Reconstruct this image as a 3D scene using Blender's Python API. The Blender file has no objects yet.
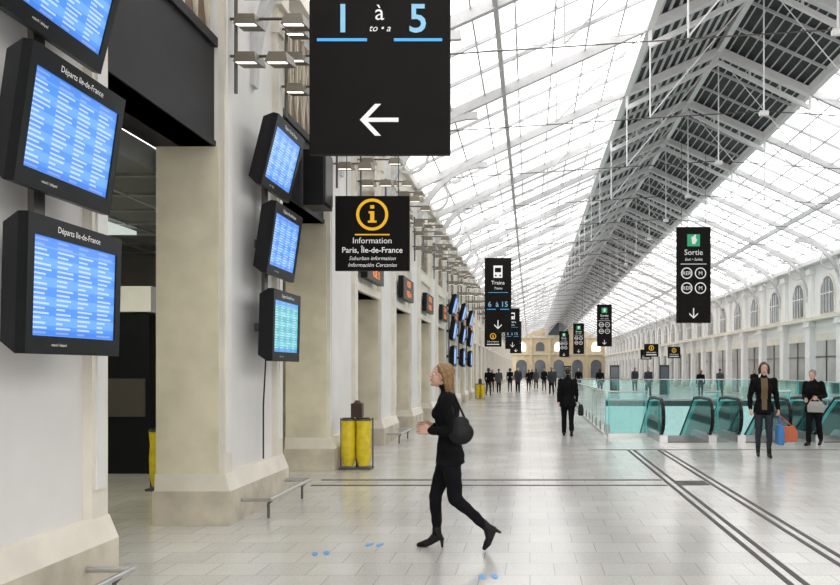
import bpy, math, random
import numpy as np
from mathutils import Vector, Matrix, noise
random.seed(3)
scene=bpy.context.scene
try:
    scene.view_settings.view_transform='Standard'
    scene.view_settings.look='None'
except Exception as e: print(e)

# ------------------------------------------------------------ materials
def new_mat(name):
    m=bpy.data.materials.new(name); m.use_nodes=True
    nt=m.node_tree; b=nt.nodes['Principled BSDF']
    return m,nt,b
def mat(name,col,rough=0.5,metal=0.0,var=0.0,scale=5.0,emis=None,es=0.0,bump=0.0,spec=0.5):
    m,nt,b=new_mat(name)
    b.inputs['Base Color'].default_value=(*col,1)
    b.inputs['Roughness'].default_value=rough
    b.inputs['Metallic'].default_value=metal
    b.inputs['Specular IOR Level'].default_value=spec
    tc=nt.nodes.new('ShaderNodeTexCoord')
    n=nt.nodes.new('ShaderNodeTexNoise'); n.inputs['Scale'].default_value=scale; n.inputs['Detail'].default_value=5
    nt.links.new(tc.outputs['Object'],n.inputs['Vector'])
    r=nt.nodes.new('ShaderNodeMapRange')
    r.inputs['From Min'].default_value=0.3; r.inputs['From Max'].default_value=0.7
    r.inputs['To Min'].default_value=1-var; r.inputs['To Max'].default_value=1+var
    nt.links.new(n.outputs['Fac'],r.inputs['Value'])
    mx=nt.nodes.new('ShaderNodeVectorMath'); mx.operation='SCALE'
    mx.inputs[0].default_value=col
    nt.links.new(r.outputs['Result'],mx.inputs['Scale'])
    nt.links.new(mx.outputs['Vector'],b.inputs['Base Color'])
    if bump>0:
        bp=nt.nodes.new('ShaderNodeBump'); bp.inputs['Strength'].default_value=bump
        bp.inputs['Distance'].default_value=0.02
        nt.links.new(n.outputs['Fac'],bp.inputs['Height']); nt.links.new(bp.outputs['Normal'],b.inputs['Normal'])
    if emis:
        b.inputs['Emission Color'].default_value=(*emis,1); b.inputs['Emission Strength'].default_value=es
    return m
M={}
M['stone']=mat('pale_limestone',(0.76,0.72,0.63),0.6,var=0.09,scale=2.5,bump=0.15)
M['stone_lo']=mat('worn_limestone',(0.58,0.53,0.43),0.6,var=0.22,scale=3,bump=0.2)
M['plaster']=mat('grey_white_plaster',(0.77,0.76,0.745),0.55,var=0.06,scale=1.2)
M['pier']=mat('pier_end_stone',(0.70,0.65,0.50),0.55,var=0.12,scale=2.2,bump=0.1)
M['white']=mat('white_paint',(0.84,0.84,0.83),0.5,var=0.03)
M['steelw']=mat('white_painted_steel',(0.86,0.86,0.87),0.5,var=0.03)
M['steelg']=mat('darkened_white_steel',(0.58,0.58,0.59),0.5,var=0.08)  # white steel darkened in colour to show against the bright glazing
M['purlin']=mat('grey_purlin_paint',(0.52,0.525,0.54),0.5,var=0.05)
M['black']=mat('black_plastic',(0.008,0.009,0.011),0.4,var=0.1,spec=.25)
M['signblk']=mat('sign_black_enamel',(0.009,0.008,0.007),0.5,var=0.1,spec=0.10)
M['beam']=mat('dark_beam_paint',(0.015,0.014,0.017),0.5,var=0.15,spec=.25)
M['brown']=mat('bronze_lattice',(0.16,0.10,0.06),0.5,var=0.2)
M['steel']=mat('brushed_steel',(0.55,0.55,0.55),0.3,metal=0.9)
M['dsteel']=mat('dark_steel',(0.12,0.11,0.10),0.4,metal=0.5)
M['louvre']=mat('dark_roof_louvre',(0.03,0.033,0.038),0.6,var=0.15)
M['louvbar']=mat('louvre_bar_grey',(0.62,0.63,0.65),0.6,var=0.05)
M['txtw']=mat('sign_white',(0.8,0.8,0.8),0.5,emis=(1,1,1),es=0.2)
M['txtl']=mat('sign_pale_blue',(0.22,0.48,0.68),0.5,emis=(0.35,0.7,1),es=0.22)
M['txtb']=mat('sign_blue',(0.05,0.35,0.75),0.5,emis=(0.1,0.5,1),es=0.3)
M['txty']=mat('sign_yellow',(0.9,0.5,0.02),0.5,emis=(1,0.55,0.02),es=0.25)
M['txtg']=mat('sign_green',(0.02,0.35,0.15),0.5,emis=(0.05,0.6,0.3),es=0.2)
M['tan']=mat('beige_end_wall',(0.58,0.48,0.32),0.7,var=0.12,scale=1)
M['dkglass']=mat('dark_window_glass',(0.10,0.12,0.14),0.12,var=0.2,scale=0.6)
M['shopglass']=mat('shopfront_glass',(0.24,0.20,0.15),0.15,var=0.35,scale=0.5)
M['shopglass2']=mat('pale_shopfront_glass',(0.40,0.40,0.39),0.12,var=0.35,scale=0.4)
M['inlay']=mat('dark_floor_inlay',(0.05,0.045,0.04),0.5,var=0.15,spec=.3)
M['blue']=mat('blue_floor_sticker',(0.12,0.36,0.72),0.4)
M['yellowbag']=mat('yellow_bin_bag',(0.72,0.56,0.02),0.35,var=0.15,scale=9,bump=0.6)
M['bincap']=mat('brown_bin_lid',(0.05,0.02,0.018),0.4)
M['led']=mat('orange_led',(0.1,0.03,0),0.5,emis=(1,0.25,0.02),es=1.6)
M['lampglass']=mat('lamp_glass',(0.8,0.8,0.7),0.3,emis=(1,0.95,0.85),es=3)
M['lampbody']=mat('lamp_body_bronze',(0.16,0.14,0.11),0.45,metal=0.2)
M['teal']=mat('teal_glow_wall_panel',(0.50,0.72,0.71),0.4,var=0.08,emis=(0.5,0.9,0.9),es=0.12)  # pit walls: teal light put in as colour and faint glow
M['intwall']=mat('interior_wall_grey',(0.22,0.21,0.19),0.6,var=0.15,scale=0.8)
M['intceil']=mat('interior_ceiling_panel',(0.16,0.17,0.17),0.5,var=0.1)
M['intpanel']=mat('interior_light_panel',(0.6,0.62,0.58),0.5,emis=(0.8,0.9,0.85),es=0.6)
# roof glass : frosted glazing, daylight put in as emission, panes weathered by different amounts
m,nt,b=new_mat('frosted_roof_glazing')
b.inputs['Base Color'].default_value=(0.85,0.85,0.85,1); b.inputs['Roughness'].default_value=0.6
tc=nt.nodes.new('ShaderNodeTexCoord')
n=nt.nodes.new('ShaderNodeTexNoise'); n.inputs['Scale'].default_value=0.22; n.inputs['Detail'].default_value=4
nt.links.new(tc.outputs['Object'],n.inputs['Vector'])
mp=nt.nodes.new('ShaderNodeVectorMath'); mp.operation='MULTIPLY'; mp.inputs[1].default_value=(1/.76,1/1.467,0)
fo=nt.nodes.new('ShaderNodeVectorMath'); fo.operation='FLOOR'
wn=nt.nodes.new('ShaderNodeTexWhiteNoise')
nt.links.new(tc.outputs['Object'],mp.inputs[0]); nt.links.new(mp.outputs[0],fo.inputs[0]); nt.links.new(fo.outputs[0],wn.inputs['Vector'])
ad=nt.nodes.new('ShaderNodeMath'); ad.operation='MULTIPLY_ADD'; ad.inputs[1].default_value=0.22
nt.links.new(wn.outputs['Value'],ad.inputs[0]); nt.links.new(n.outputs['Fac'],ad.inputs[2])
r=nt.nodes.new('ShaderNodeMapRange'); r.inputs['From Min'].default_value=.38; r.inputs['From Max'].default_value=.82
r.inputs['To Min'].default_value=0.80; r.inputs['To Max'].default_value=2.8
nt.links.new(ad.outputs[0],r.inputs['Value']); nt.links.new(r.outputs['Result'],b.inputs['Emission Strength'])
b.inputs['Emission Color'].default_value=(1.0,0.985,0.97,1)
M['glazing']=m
# glass
def glassmat(name,tint,gl=0.12):
    m=bpy.data.materials.new(name); m.use_nodes=True; nt=m.node_tree; nt.nodes.clear()
    o=nt.nodes.new('ShaderNodeOutputMaterial'); t=nt.nodes.new('ShaderNodeBsdfTransparent'); g=nt.nodes.new('ShaderNodeBsdfGlossy')
    t.inputs['Color'].default_value=(*tint,1); g.inputs['Roughness'].default_value=0.05; g.inputs['Color'].default_value=(0.85,1,0.98,1)
    d=nt.nodes.new('ShaderNodeBsdfDiffuse'); d.inputs['Color'].default_value=(0.45,0.74,0.73,1)
    fr=nt.nodes.new('ShaderNodeFresnel'); fr.inputs['IOR'].default_value=1.5
    m1=nt.nodes.new('ShaderNodeMixShader'); m1.inputs[0].default_value=gl
    m2=nt.nodes.new('ShaderNodeMixShader')
    nt.links.new(t.outputs[0],m1.inputs[1]); nt.links.new(d.outputs[0],m1.inputs[2])
    nt.links.new(fr.outputs[0],m2.inputs[0]); nt.links.new(m1.outputs[0],m2.inputs[1]); nt.links.new(g.outputs[0],m2.inputs[2])
    nt.links.new(m2.outputs[0],o.inputs['Surface']); return m
M['glass']=glassmat('teal_safety_glass',(0.82,0.945,0.935),0.07)
M['edge']=mat('glass_edge_green',(0.10,0.45,0.45),0.3,emis=(0.1,0.7,0.7),es=0.2)
# floor
m,nt,b=new_mat('polished_terrazzo_tiles')
tc=nt.nodes.new('ShaderNodeTexCoord')
bk=nt.nodes.new('ShaderNodeTexBrick'); bk.offset=0.5; bk.inputs['Scale'].default_value=1.0
bk.inputs['Brick Width'].default_value=0.40; bk.inputs['Row Height'].default_value=0.40
bk.inputs['Mortar Size'].default_value=0.004; bk.inputs['Mortar Smooth'].default_value=0.3
bk.inputs['Color1'].default_value=(0.57,0.56,0.535,1); bk.inputs['Color2'].default_value=(0.51,0.503,0.48,1); bk.inputs['Mortar'].default_value=(0.33,0.32,0.30,1)
nt.links.new(tc.outputs['Object'],bk.inputs['Vector'])
n1=nt.nodes.new('ShaderNodeTexNoise'); n1.inputs['Scale'].default_value=0.5; n1.inputs['Detail'].default_value=4
n2=nt.nodes.new('ShaderNodeTexNoise'); n2.inputs['Scale'].default_value=55; n2.inputs['Detail'].default_value=2
for q in (n1,n2): nt.links.new(tc.outputs['Object'],q.inputs['Vector'])
ad=nt.nodes.new('ShaderNodeMath'); ad.operation='ADD'; nt.links.new(n1.outputs['Fac'],ad.inputs[0]); nt.links.new(n2.outputs['Fac'],ad.inputs[1])
r=nt.nodes.new('ShaderNodeMapRange'); r.inputs['From Min'].default_value=0.7; r.inputs['From Max'].default_value=1.3; r.inputs['To Min'].default_value=0.82; r.inputs['To Max'].default_value=1.14
nt.links.new(ad.outputs[0],r.inputs['Value'])
mx=nt.nodes.new('ShaderNodeVectorMath'); mx.operation='SCALE'; nt.links.new(bk.outputs['Color'],mx.inputs[0]); nt.links.new(r.outputs['Result'],mx.inputs['Scale'])
nt.links.new(mx.outputs['Vector'],b.inputs['Base Color'])
r2=nt.nodes.new('ShaderNodeMapRange'); r2.inputs['To Min'].default_value=0.13; r2.inputs['To Max'].default_value=0.26
nt.links.new(n1.outputs['Fac'],r2.inputs['Value']); nt.links.new(r2.outputs['Result'],b.inputs['Roughness'])
b.inputs['Specular IOR Level'].default_value=0.65
M['floor']=m
# departure screen : left aligned strings in columns
def screenmat(name,base,band,seed):
    m,nt,b=new_mat(name)
    N=nt.nodes.new; L=nt.links.new
    tc=N('ShaderNodeTexCoord'); sp=N('ShaderNodeSeparateXYZ'); L(tc.outputs['Object'],sp.inputs[0])
    def mth(op,a,bb=None,c=None):
        q=N('ShaderNodeMath'); q.operation=op
        for i,x in enumerate((a,bb,c)):
            if x is None: continue
            if isinstance(x,(int,float)): q.inputs[i].default_value=x
            else: L(x,q.inputs[i])
        return q.outputs[0]
    rows=mth('ADD',mth('MULTIPLY',sp.outputs['Z'],34.0),50.0)
    fr=mth('FRACT',rows); fl=mth('FLOOR',rows)
    rowm=mth('LESS_THAN',mth('ABSOLUTE',mth('SUBTRACT',fr,0.5)),0.20)
    band2=mth('GREATER_THAN',mth('FRACT',mth('MULTIPLY',fl,0.25)),0.4)
    cols=mth('ADD',mth('MULTIPLY',sp.outputs['Y'],4.3),22.0)
    cf=mth('FRACT',cols); ci=mth('FLOOR',cols)
    cv=N('ShaderNodeCombineXYZ'); L(ci,cv.inputs[0]); L(fl,cv.inputs[1]); cv.inputs[2].default_value=seed
    wn=N('ShaderNodeTexWhiteNoise'); L(cv.outputs[0],wn.inputs['Vector'])
    ln=mth('ADD',mth('MULTIPLY',wn.outputs['Value'],0.5),0.35)
    st=mth('MULTIPLY',mth('LESS_THAN',cf,ln),mth('GREATER_THAN',cf,0.07))
    gl=mth('GREATER_THAN',mth('FRACT',mth('MULTIPLY',sp.outputs['Y'],60.0)),0.25)
    t=mth('MULTIPLY',mth('MULTIPLY',st,rowm),mth('ADD',mth('MULTIPLY',gl,.5),.5))
    hd=mth('GREATER_THAN',sp.outputs['Z'],0.245)
    ft=mth('LESS_THAN',sp.outputs['Z'],-0.262)
    c1=N('ShaderNodeMix'); c1.data_type='RGBA'; c1.inputs[6].default_value=(*base,1); c1.inputs[7].default_value=(*band,1); L(band2,c1.inputs[0])
    c2=N('ShaderNodeMix'); c2.data_type='RGBA'; L(mth('MULTIPLY',t,0.72),c2.inputs[0]); L(c1.outputs[2],c2.inputs[6]); c2.inputs[7].default_value=(0.85,0.95,1,1)
    c3=N('ShaderNodeMix'); c3.data_type='RGBA'; L(mth('MULTIPLY',mth('MAXIMUM',hd,ft),0.6),c3.inputs[0]); L(c2.outputs[2],c3.inputs[6]); c3.inputs[7].default_value=(0.04,0.20,0.85,1)
    L(c3.outputs[2],b.inputs['Emission Color']); b.inputs['Emission Strength'].default_value=1.0
    b.inputs['Base Color'].default_value=(0.01,0.01,0.02,1); b.inputs['Roughness'].default_value=0.3
    return m
M['scr1']=screenmat('departure_screen_blue',(0.09,0.33,0.93),(0.17,0.45,1.0),1.3)
M['scr2']=screenmat('departure_screen_teal',(0.08,0.48,0.58),(0.16,0.60,0.68),7.3)

# ------------------------------------------------------------ mesh builder
def link(ob,parent=None):
    scene.collection.objects.link(ob)
    if parent: ob.parent=parent
    return ob
class MB:
    def __init__(s,name): s.name=name; s.v=[]; s.f=[]; s.m=[]; s.sm=[]; s.mats=[]
    def mi(s,k):
        mt=M[k] if isinstance(k,str) else k
        if mt not in s.mats: s.mats.append(mt)
        return s.mats.index(mt)
    def add(s,vs,fs,k,smooth=False):
        o=len(s.v); s.v+= [tuple(v) for v in vs]; i=s.mi(k)
        for f in fs: s.f.append(tuple(a+o for a in f)); s.m.append(i); s.sm.append(smooth)
    def box(s,x0,x1,y0,y1,z0,z1,k):
        v=[(x,y,z) for x in (x0,x1) for y in (y0,y1) for z in (z0,z1)]
        s.add(v,[(0,1,3,2),(4,6,7,5),(0,4,5,1),(2,3,7,6),(0,2,6,4),(1,5,7,3)],k)
    def quad(s,a,b,c,d,k): s.add([a,b,c,d],[(0,1,2,3)],k)
    def frame(s,p,q):
        p=Vector(p); q=Vector(q); d=(q-p).normalized()
        u=Vector((0,0,1)) if abs(d.z)<0.9 else Vector((0,1,0))
        a=d.cross(u).normalized(); b=a.cross(d).normalized(); return p,q,a,b
    def cyl(s,p,q,r,k,n=8,r2=None):
        p,q,a,b=s.frame(p,q); r2=r if r2 is None else r2
        vs=[]
        for c,rr in ((p,r),(q,r2)):
            for i in range(n):
                t=2*math.pi*i/n; vs.append(c+a*math.cos(t)*rr+b*math.sin(t)*rr)
        fs=[(i,(i+1)%n,n+(i+1)%n,n+i) for i in range(n)]
        s.add(vs,fs,k,True); s.add(vs,[tuple(range(n))[::-1],tuple(range(n,2*n))],k)
    def beam(s,p,q,w,h,k):
        p,q,a,b=s.frame(p,q); vs=[]
        for c in (p,q):
            for i,j in ((-1,-1),(1,-1),(1,1),(-1,1)): vs.append(c+a*i*w/2+b*j*h/2)
        s.add(vs,[(0,1,5,4),(1,2,6,5),(2,3,7,6),(3,0,4,7),(3,2,1,0),(4,5,6,7)],k)
    def tube(s,pts,r,k,n=6):
        for a,b in zip(pts[:-1],pts[1:]): s.cyl(a,b,r,k,n)
    def prism(s,poly,M4,th,k):
        n=len(poly); vs=[M4@Vector((x,y,0)) for x,y in poly]+[M4@Vector((x,y,-th)) for x,y in poly]
        fs=[tuple(range(n)),tuple(range(n,2*n))[::-1]]+[(i,i+n,(i+1)%n+n,(i+1)%n) for i in range(n)]
        s.add(vs,fs,k)
    cache={}
    def text(s,body,M4,size,k,align='CENTER',shear=0,off=0.0):
        key=(body,align,shear,off)
        if key not in MB.cache:
            c=bpy.data.curves.new('t','FONT'); c.body=body; c.size=1.0; c.align_x=align; c.shear=shear; c.resolution_u=3; c.offset=off
            o=bpy.data.objects.new('t',c); me=bpy.data.meshes.new_from_object(o)
            MB.cache[key]=([v.co.copy() for v in me.vertices],[tuple(p.vertices) for p in me.polygons])
            bpy.data.objects.remove(o); bpy.data.curves.remove(c); bpy.data.meshes.remove(me)
        vs,fs=MB.cache[key]
        s.add([M4@(v*size) for v in vs],fs,k)
    def mesh(s):
        me=bpy.data.meshes.new(s.name); me.from_pydata(s.v,[],s.f)
        for mt in s.mats: me.materials.append(mt)
        me.polygons.foreach_set('material_index',s.m); me.polygons.foreach_set('use_smooth',s.sm); me.update(); return me
    def build(s,loc=(0,0,0),rot=(0,0,0),parent=None,bevel=0):
        ob=bpy.data.objects.new(s.name,s.mesh()); ob.location=loc; ob.rotation_euler=rot; link(ob,parent)
        if bevel:
            md=ob.modifiers.new('b','BEVEL'); md.width=bevel; md.segments=2; md.limit_method='ANGLE'
        return ob
def dup(ob,name,loc,rot=None):
    o=bpy.data.objects.new(name,ob.data); o.location=loc; o.rotation_euler=rot if rot else ob.rotation_euler
    for md in ob.modifiers:
        q=o.modifiers.new(md.name,md.type)
        if md.type=='BEVEL': q.width=md.width; q.segments=md.segments; q.limit_method='ANGLE'
    return link(o)

# ============================================================ PEOPLE (built first, while the scene is light)
def V(*a): return Vector(a)
class Blob:
    def __init__(s): s.v=[]; s.f=[]
    def sphere(s,c,r,R=None,nu=14,nv=9):
        if not isinstance(r,(tuple,list)): r=(r,r,r)
        c=Vector(c); o=len(s.v); vs=[Vector((0,0,1))]
        for j in range(1,nv):
            p=math.pi*j/nv
            for i in range(nu):
                t=2*math.pi*i/nu; vs.append(Vector((math.sin(p)*math.cos(t),math.sin(p)*math.sin(t),math.cos(p))))
        vs.append(Vector((0,0,-1)))
        for v in vs:
            v=Vector((v.x*r[0],v.y*r[1],v.z*r[2]))
            if R: v=R@v
            s.v.append(tuple(c+v))
        for i in range(nu): s.f.append((o,o+1+i,o+1+(i+1)%nu))
        for j in range(nv-2):
            for i in range(nu):
                a=o+1+j*nu+i; b=o+1+j*nu+(i+1)%nu; s.f.append((a,a+nu,b+nu,b))
        L=o+1+(nv-1)*nu
        for i in range(nu): s.f.append((L,L-nu+(i+1)%nu,L-nu+i))
    def cone(s,p,q,r1,r2,n=14):
        p=Vector(p);q=Vector(q)
        if (q-p).length<1e-5: return
        d=(q-p).normalized(); u=V(0,0,1) if abs(d.z)<.9 else V(1,0,0); a=d.cross(u).normalized(); b=a.cross(d); o=len(s.v)
        for c,r in ((p,r1),(q,r2)):
            for i in range(n):
                t=2*math.pi*i/n; s.v.append(tuple(c+a*math.cos(t)*r-b*math.sin(t)*r))
        for i in range(n): s.f.append((o+i,o+(i+1)%n,o+n+(i+1)%n,o+n+i))
        s.f.append(tuple(range(o,o+n))[::-1]); s.f.append(tuple(range(o+n,o+2*n)))
    def limb(s,pts,rs):
        for i,p in enumerate(pts):
            s.sphere(p,rs[i])
            if i: s.cone(pts[i-1],p,rs[i-1],rs[i])
    def loft(s,rings,n=20):
        o=len(s.v)
        for (c,rx,ry) in rings:
            for i in range(n):
                t=2*math.pi*i/n; cx=math.cos(t); sy=math.sin(t)
                e=0.85
                s.v.append((c[0]+rx*math.copysign(abs(cx)**e,cx),c[1]+ry*math.copysign(abs(sy)**e,sy),c[2]))
        m=len(rings)
        for j in range(m-1):
            for i in range(n):
                a=o+j*n+i;b=o+j*n+(i+1)%n; s.f.append((a,b,b+n,a+n))
        s.f.append(tuple(range(o,o+n))[::-1]); s.f.append(tuple(range(o+(m-1)*n,o+m*n)))
    def make(s,name,voxel,smooth=4):
        me=bpy.data.meshes.new('raw'); me.from_pydata(s.v,[],s.f); me.update()
        o=bpy.data.objects.new('raw',me); scene.collection.objects.link(o)
        md=o.modifiers.new('r','REMESH'); md.mode='VOXEL'; md.voxel_size=voxel; md.use_smooth_shade=True
        if smooth:
            sm=o.modifiers.new('s','SMOOTH'); sm.factor=.5; sm.iterations=smooth
        dg=bpy.context.evaluated_depsgraph_get(); dg.update()
        out=bpy.data.meshes.new_from_object(o.evaluated_get(dg)); out.name=name
        bpy.data.objects.remove(o); bpy.data.meshes.remove(me)
        out.materials.clear()
        for p in out.polygons: p.use_smooth=True
        return out
SK=mat('skin',(0.60,0.36,0.27),0.5,var=0.05,scale=20)
LIP=mat('lips',(0.45,0.14,0.12),0.4)
EYW=mat('eye_white',(0.8,0.8,0.78),0.25); EYD=mat('eye_iris',(0.03,0.02,0.015),0.2)
HB=mat('hair_blond',(0.22,0.125,0.05),0.45,var=0.4,scale=30,bump=0.5)
HD=mat('hair_dark',(0.02,0.014,0.01),0.45,var=0.3,scale=40,bump=0.3)
HG=mat('hair_grey',(0.22,0.21,0.20),0.5,var=0.25,scale=40,bump=0.3)
BL=mat('black_wool',(0.006,0.006,0.007),0.85,var=0.2,scale=12,spec=0.10)
BLT=mat('black_trousers',(0.007,0.007,0.009),0.8,var=0.2,scale=12,spec=0.10)
DJ=mat('dark_jeans',(0.014,0.017,0.028),0.75,var=0.2)
OLV=mat('brown_sweater',(0.13,0.09,0.045),0.8,var=0.15)
GRY=mat('grey_coat',(0.05,0.05,0.055),0.8,var=0.15)
LTH=mat('black_leather',(0.007,0.006,0.007),0.45,var=0.1,spec=.25)
BLUEBAG=mat('blue_shopping_bag',(0.03,0.18,0.45),0.5); REDBAG=mat('orange_shopping_bag',(0.50,0.11,0.04),0.5); GBAG=mat('pale_grey_bag',(0.34,0.34,0.32),0.6)

hb=Blob()
hb.sphere((-.015,0,.035),(.094,.074,.082)); hb.sphere((.020,0,-.03),(.062,.056,.080)); hb.sphere((.012,0,-.055),(.058,.052,.045))
hb.sphere((.058,0,-.092),(.022,.024,.020)); hb.cone((.078,0,.012),(.096,0,-.022),.008,.012); hb.sphere((.095,0,-.024),(.013,.013,.010))
hb.sphere((.086,.010,-.028),(.008,.008,.006)); hb.sphere((.086,-.010,-.028),(.008,.008,.006))
for q in (1,-1):
    hb.sphere((-.012,q*.074,-.005),(.019,.009,.031)); hb.sphere((.062,q*.032,.026),(.016,.024,.008)); hb.sphere((.055,q*.034,-.022),(.018,.018,.018))
hb.sphere((.078,0,-.052),(.011,.022,.006)); hb.sphere((.077,0,-.063),(.011,.019,.007))
HEAD=hb.make('head',.0038,3); HEAD.materials.append(SK); HEAD.materials.append(LIP)
for p in HEAD.polygons:
    c=p.center
    if c.x>.078 and abs(c.y)<.022 and -.068<c.z<-.046: p.material_index=1
eb=MB('eyes')
def msphere(g,c,r,k,n=10):
    b=Blob(); b.sphere(c,r,nu=n,nv=7); g.add(b.v,b.f,k,True)
for q in (1,-1):
    msphere(eb,(.066,q*.030,.006),(.013,.014,.009),EYW); msphere(eb,(.0775,q*.030,.006),(.004,.006,.006),EYD)
    msphere(eb,(.074,q*.031,.029),(.006,.017,.003),HD)
EYES=eb.mesh()
def hair(kind,voxel):
    b=Blob(); b.sphere((-.028,0,.045),(.096,.083,.086))
    if kind=='long':
        b.sphere((-.055,0,.0),(.066,.078,.080))
        for q,e in ((-1,.0),(-.4,-.02),(.3,.01),(1,-.01)):
            b.limb([V(-.075,q*.045,.03),V(-.10,q*.05,-.06),V(-.125,q*.05,-.14),V(-.135,q*.05,-.20),V(-.12,q*.045,-.255+e)],[.042,.036,.032,.026,.010])
        for q in (-1,1): 
            b.limb([V(.035,q*.058,.082),V(.0,q*.084,.045),V(-.04,q*.088,-.01),V(-.075,q*.078,-.09),V(-.10,q*.07,-.17)],[.014,.016,.020,.020,.010])
    elif kind=='bob':
        b.sphere((-.045,0,-.01),(.07,.088,.09))
        for q in (-1,1): b.limb([V(.03,q*.066,.07),V(.012,q*.085,.0),V(.0,q*.082,-.08)],[.02,.022,.02])
    else:
        b.sphere((-.05,0,.0),(.058,.072,.065))
    return b.make('hair_'+kind,voxel,2)
HAIR={k:hair(k,.005 if k=='long' else .007) for k in ('long','bob','short')}
def handm(curl):
    b=Blob()
    b.sphere((.0,0,0),(.024,.021,.016))
    for i,(yy,ln,r) in enumerate(((.030,.070,.0085),(.010,.078,.009),(-.011,.073,.0085),(-.031,.058,.0075))):
        b.limb([V(.005,yy*.5,0),V(.05,yy*.95,.002),V(.088,yy,.0)],[.016,.013,.010])
        p=V(.088,yy,0); a=0; pts=[p]; 
        for fr in (.45,.32,.23):
            a+=curl; p=p+V(math.cos(a),yy*.6,-math.sin(a))*ln*fr; pts.append(p)
        b.limb(pts,[r,r*.95,r*.88,r*.72])
    b.limb([V(.02,.018,-.004),V(.045,.042,-.012),V(.068,.054,-.022),V(.088,.056,-.034)],[.014,.012,.0095,.0075])
    m=b.make('hand',.0035,1); m.materials.append(SK); return m
HANDS={'relaxed':handm(.35),'grip':handm(1.15)}
def interp(prof,z):
    for i in range(len(prof)-1):
        if prof[i][0]<=z<=prof[i+1][0]:
            t=(z-prof[i][0])/(prof[i+1][0]-prof[i][0]); return [prof[i][k]*(1-t)+prof[i+1][k]*t for k in range(len(prof[i]))]
    return prof[-1] if z>prof[-1][0] else prof[0]
def person(name,loc,yaw,J,top,legs,hairk,hairm,shoem,scale=1.0,voxel=.012,shirt=None,hem=.80,coatw=1.0,heels=False,wom=True):
    root=bpy.data.objects.new(name,None); root.location=loc; root.rotation_euler=(0,0,yaw); root.scale=(scale,)*3; link(root)
    J={k:(Vector(v) if (isinstance(v,tuple) and isinstance(v[0],(int,float))) else v) for k,v in J.items()}
    b=Blob(); segs=[]
    pel,wai,che,nec=J['pelvis'],J['waist'],J['chest'],J['neck']
    spine=[(pel.z,pel.x,pel.y),(wai.z,wai.x,wai.y),(che.z,che.x,che.y),(nec.z,nec.x,nec.y)]
    wf=.93 if wom else 1.08
    prof=[(hem,.118*coatw,.170*coatw),(.90,.118*(1+coatw)/2,.172),(1.0,.108,.150 if wom else .16),(1.08,.104,.140 if wom else .16),(1.20,.120,.160),(1.30,.118,.172),(1.38,.092,.172),(1.43,.062,.11),(1.46,.05,.06)]
    rings=[]
    for (z,rx,ry) in prof:
        s=interp(spine,z); lean=s if z>=pel.z else (0,pel.x,pel.y)
        rings.append(((lean[1],lean[2],z),rx*wf,ry*wf))
    b.loft(rings)
    segs.append((V(pel.x,pel.y,hem),V(wai.x,wai.y,wai.z),.13,1)); segs.append((wai,che,.13,1)); segs.append((che,V(nec.x,nec.y,nec.z-.03),.13,1))
    if wom:
        for q in (1,-1): b.sphere((che.x+.085,che.y+q*.07,1.25),(.05,.058,.058))
    head=J['head']
    b.limb([nec+V(0,0,-.04),nec+V(.0,0,.03),head+V(-.012,0,-.06)],[.058,.050,.050]); segs.append((nec+V(0,0,.035),head+V(-.01,0,-.06),.05,0))
    b.limb([nec+V(-.01,0,-.015),nec+V(0,0,.02)],[.066,.060])
    segs.append((nec+V(-.01,0,-.02),nec+V(0,0,.0),.07,1))
    tk=1.0 if wom else 1.1
    for sd in 'LR':
        sh,el,wr=J['sh'+sd],J['el'+sd],J['wr'+sd]
        m1=(sh+el)/2; m2=el.lerp(wr,.35)
        b.limb([che.lerp(sh,.55)+V(0,0,.03),sh,m1,el,m2,wr],[.07*tk,.066*tk,.058*tk,.051*tk,.048*tk,.037*tk])
        segs.append((sh,el,.05,1)); segs.append((el,wr,.04,1))
        hp,kn,an=J['hip'+sd],J['kn'+sd],J['an'+sd]
        t1=hp.lerp(kn,.3); c1=kn.lerp(an,.3)
        c1r=.056 if wom else .06
        b.limb([hp,t1,kn,c1,an],[.095*tk,.088*tk,.063*tk,c1r*tk,.040*tk+(0 if wom else .014)]); segs.append((hp+V(0,0,-.03),kn,.07,2)); segs.append((kn,an,.05,2))
    me=b.make('body',voxel,5)
    for mt in (SK,top,legs,shirt or top): me.materials.append(mt)
    P=np.array([p.center[:] for p in me.polygons]); D=[]
    for (p,q,r,mi) in segs:
        p=np.array(p);q=np.array(q);d=q-p; t=np.clip(((P-p)@d)/(d@d),0,1); D.append(np.linalg.norm(P-(p+t[:,None]*d),axis=1)-r)
    idx=np.argmin(np.array(D),axis=0); mats=[segs[i][3] for i in idx]
    for i,p in enumerate(me.polygons):
        m_=mats[i]; c=p.center
        if m_==2 and c.z>hem+.02: m_=1
        if m_==1 and c.z<hem-.03: 
            m_=2 if (abs(c.y)<.2 and abs(c.x)<.35) else 1
        if shirt and m_==1 and abs(c.y)<.05+(.03*(c.z-1.0)) and p.normal.x>.35 and .86<c.z<1.44: m_=3
        p.material_index=m_
    if voxel<.02:
        for v in me.vertices:
            if v.co.z<nec.z:
                nn=noise.noise(v.co*11+Vector((loc[0],0,0)))*.010+noise.noise(Vector((v.co.x*24,v.co.y*24,v.co.z*14)))*.005
                v.co+=v.normal*nn
    o=bpy.data.objects.new('body',me); link(o,root)
    HM=Matrix.Translation(head)@Matrix.Rotation(J.get('hyaw',0),4,'Z')@Matrix.Rotation(-J.get('hpitch',0),4,'Y')
    for nm,dm in (('head',HEAD),('eyes',EYES)):
        o=bpy.data.objects.new(nm,dm); o.matrix_local=HM; link(o,root)
    hm=HAIR[hairk].copy(); hm.materials.clear(); hm.materials.append(hairm)
    o=bpy.data.objects.new('hair',hm); o.matrix_local=HM; link(o,root)
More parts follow.
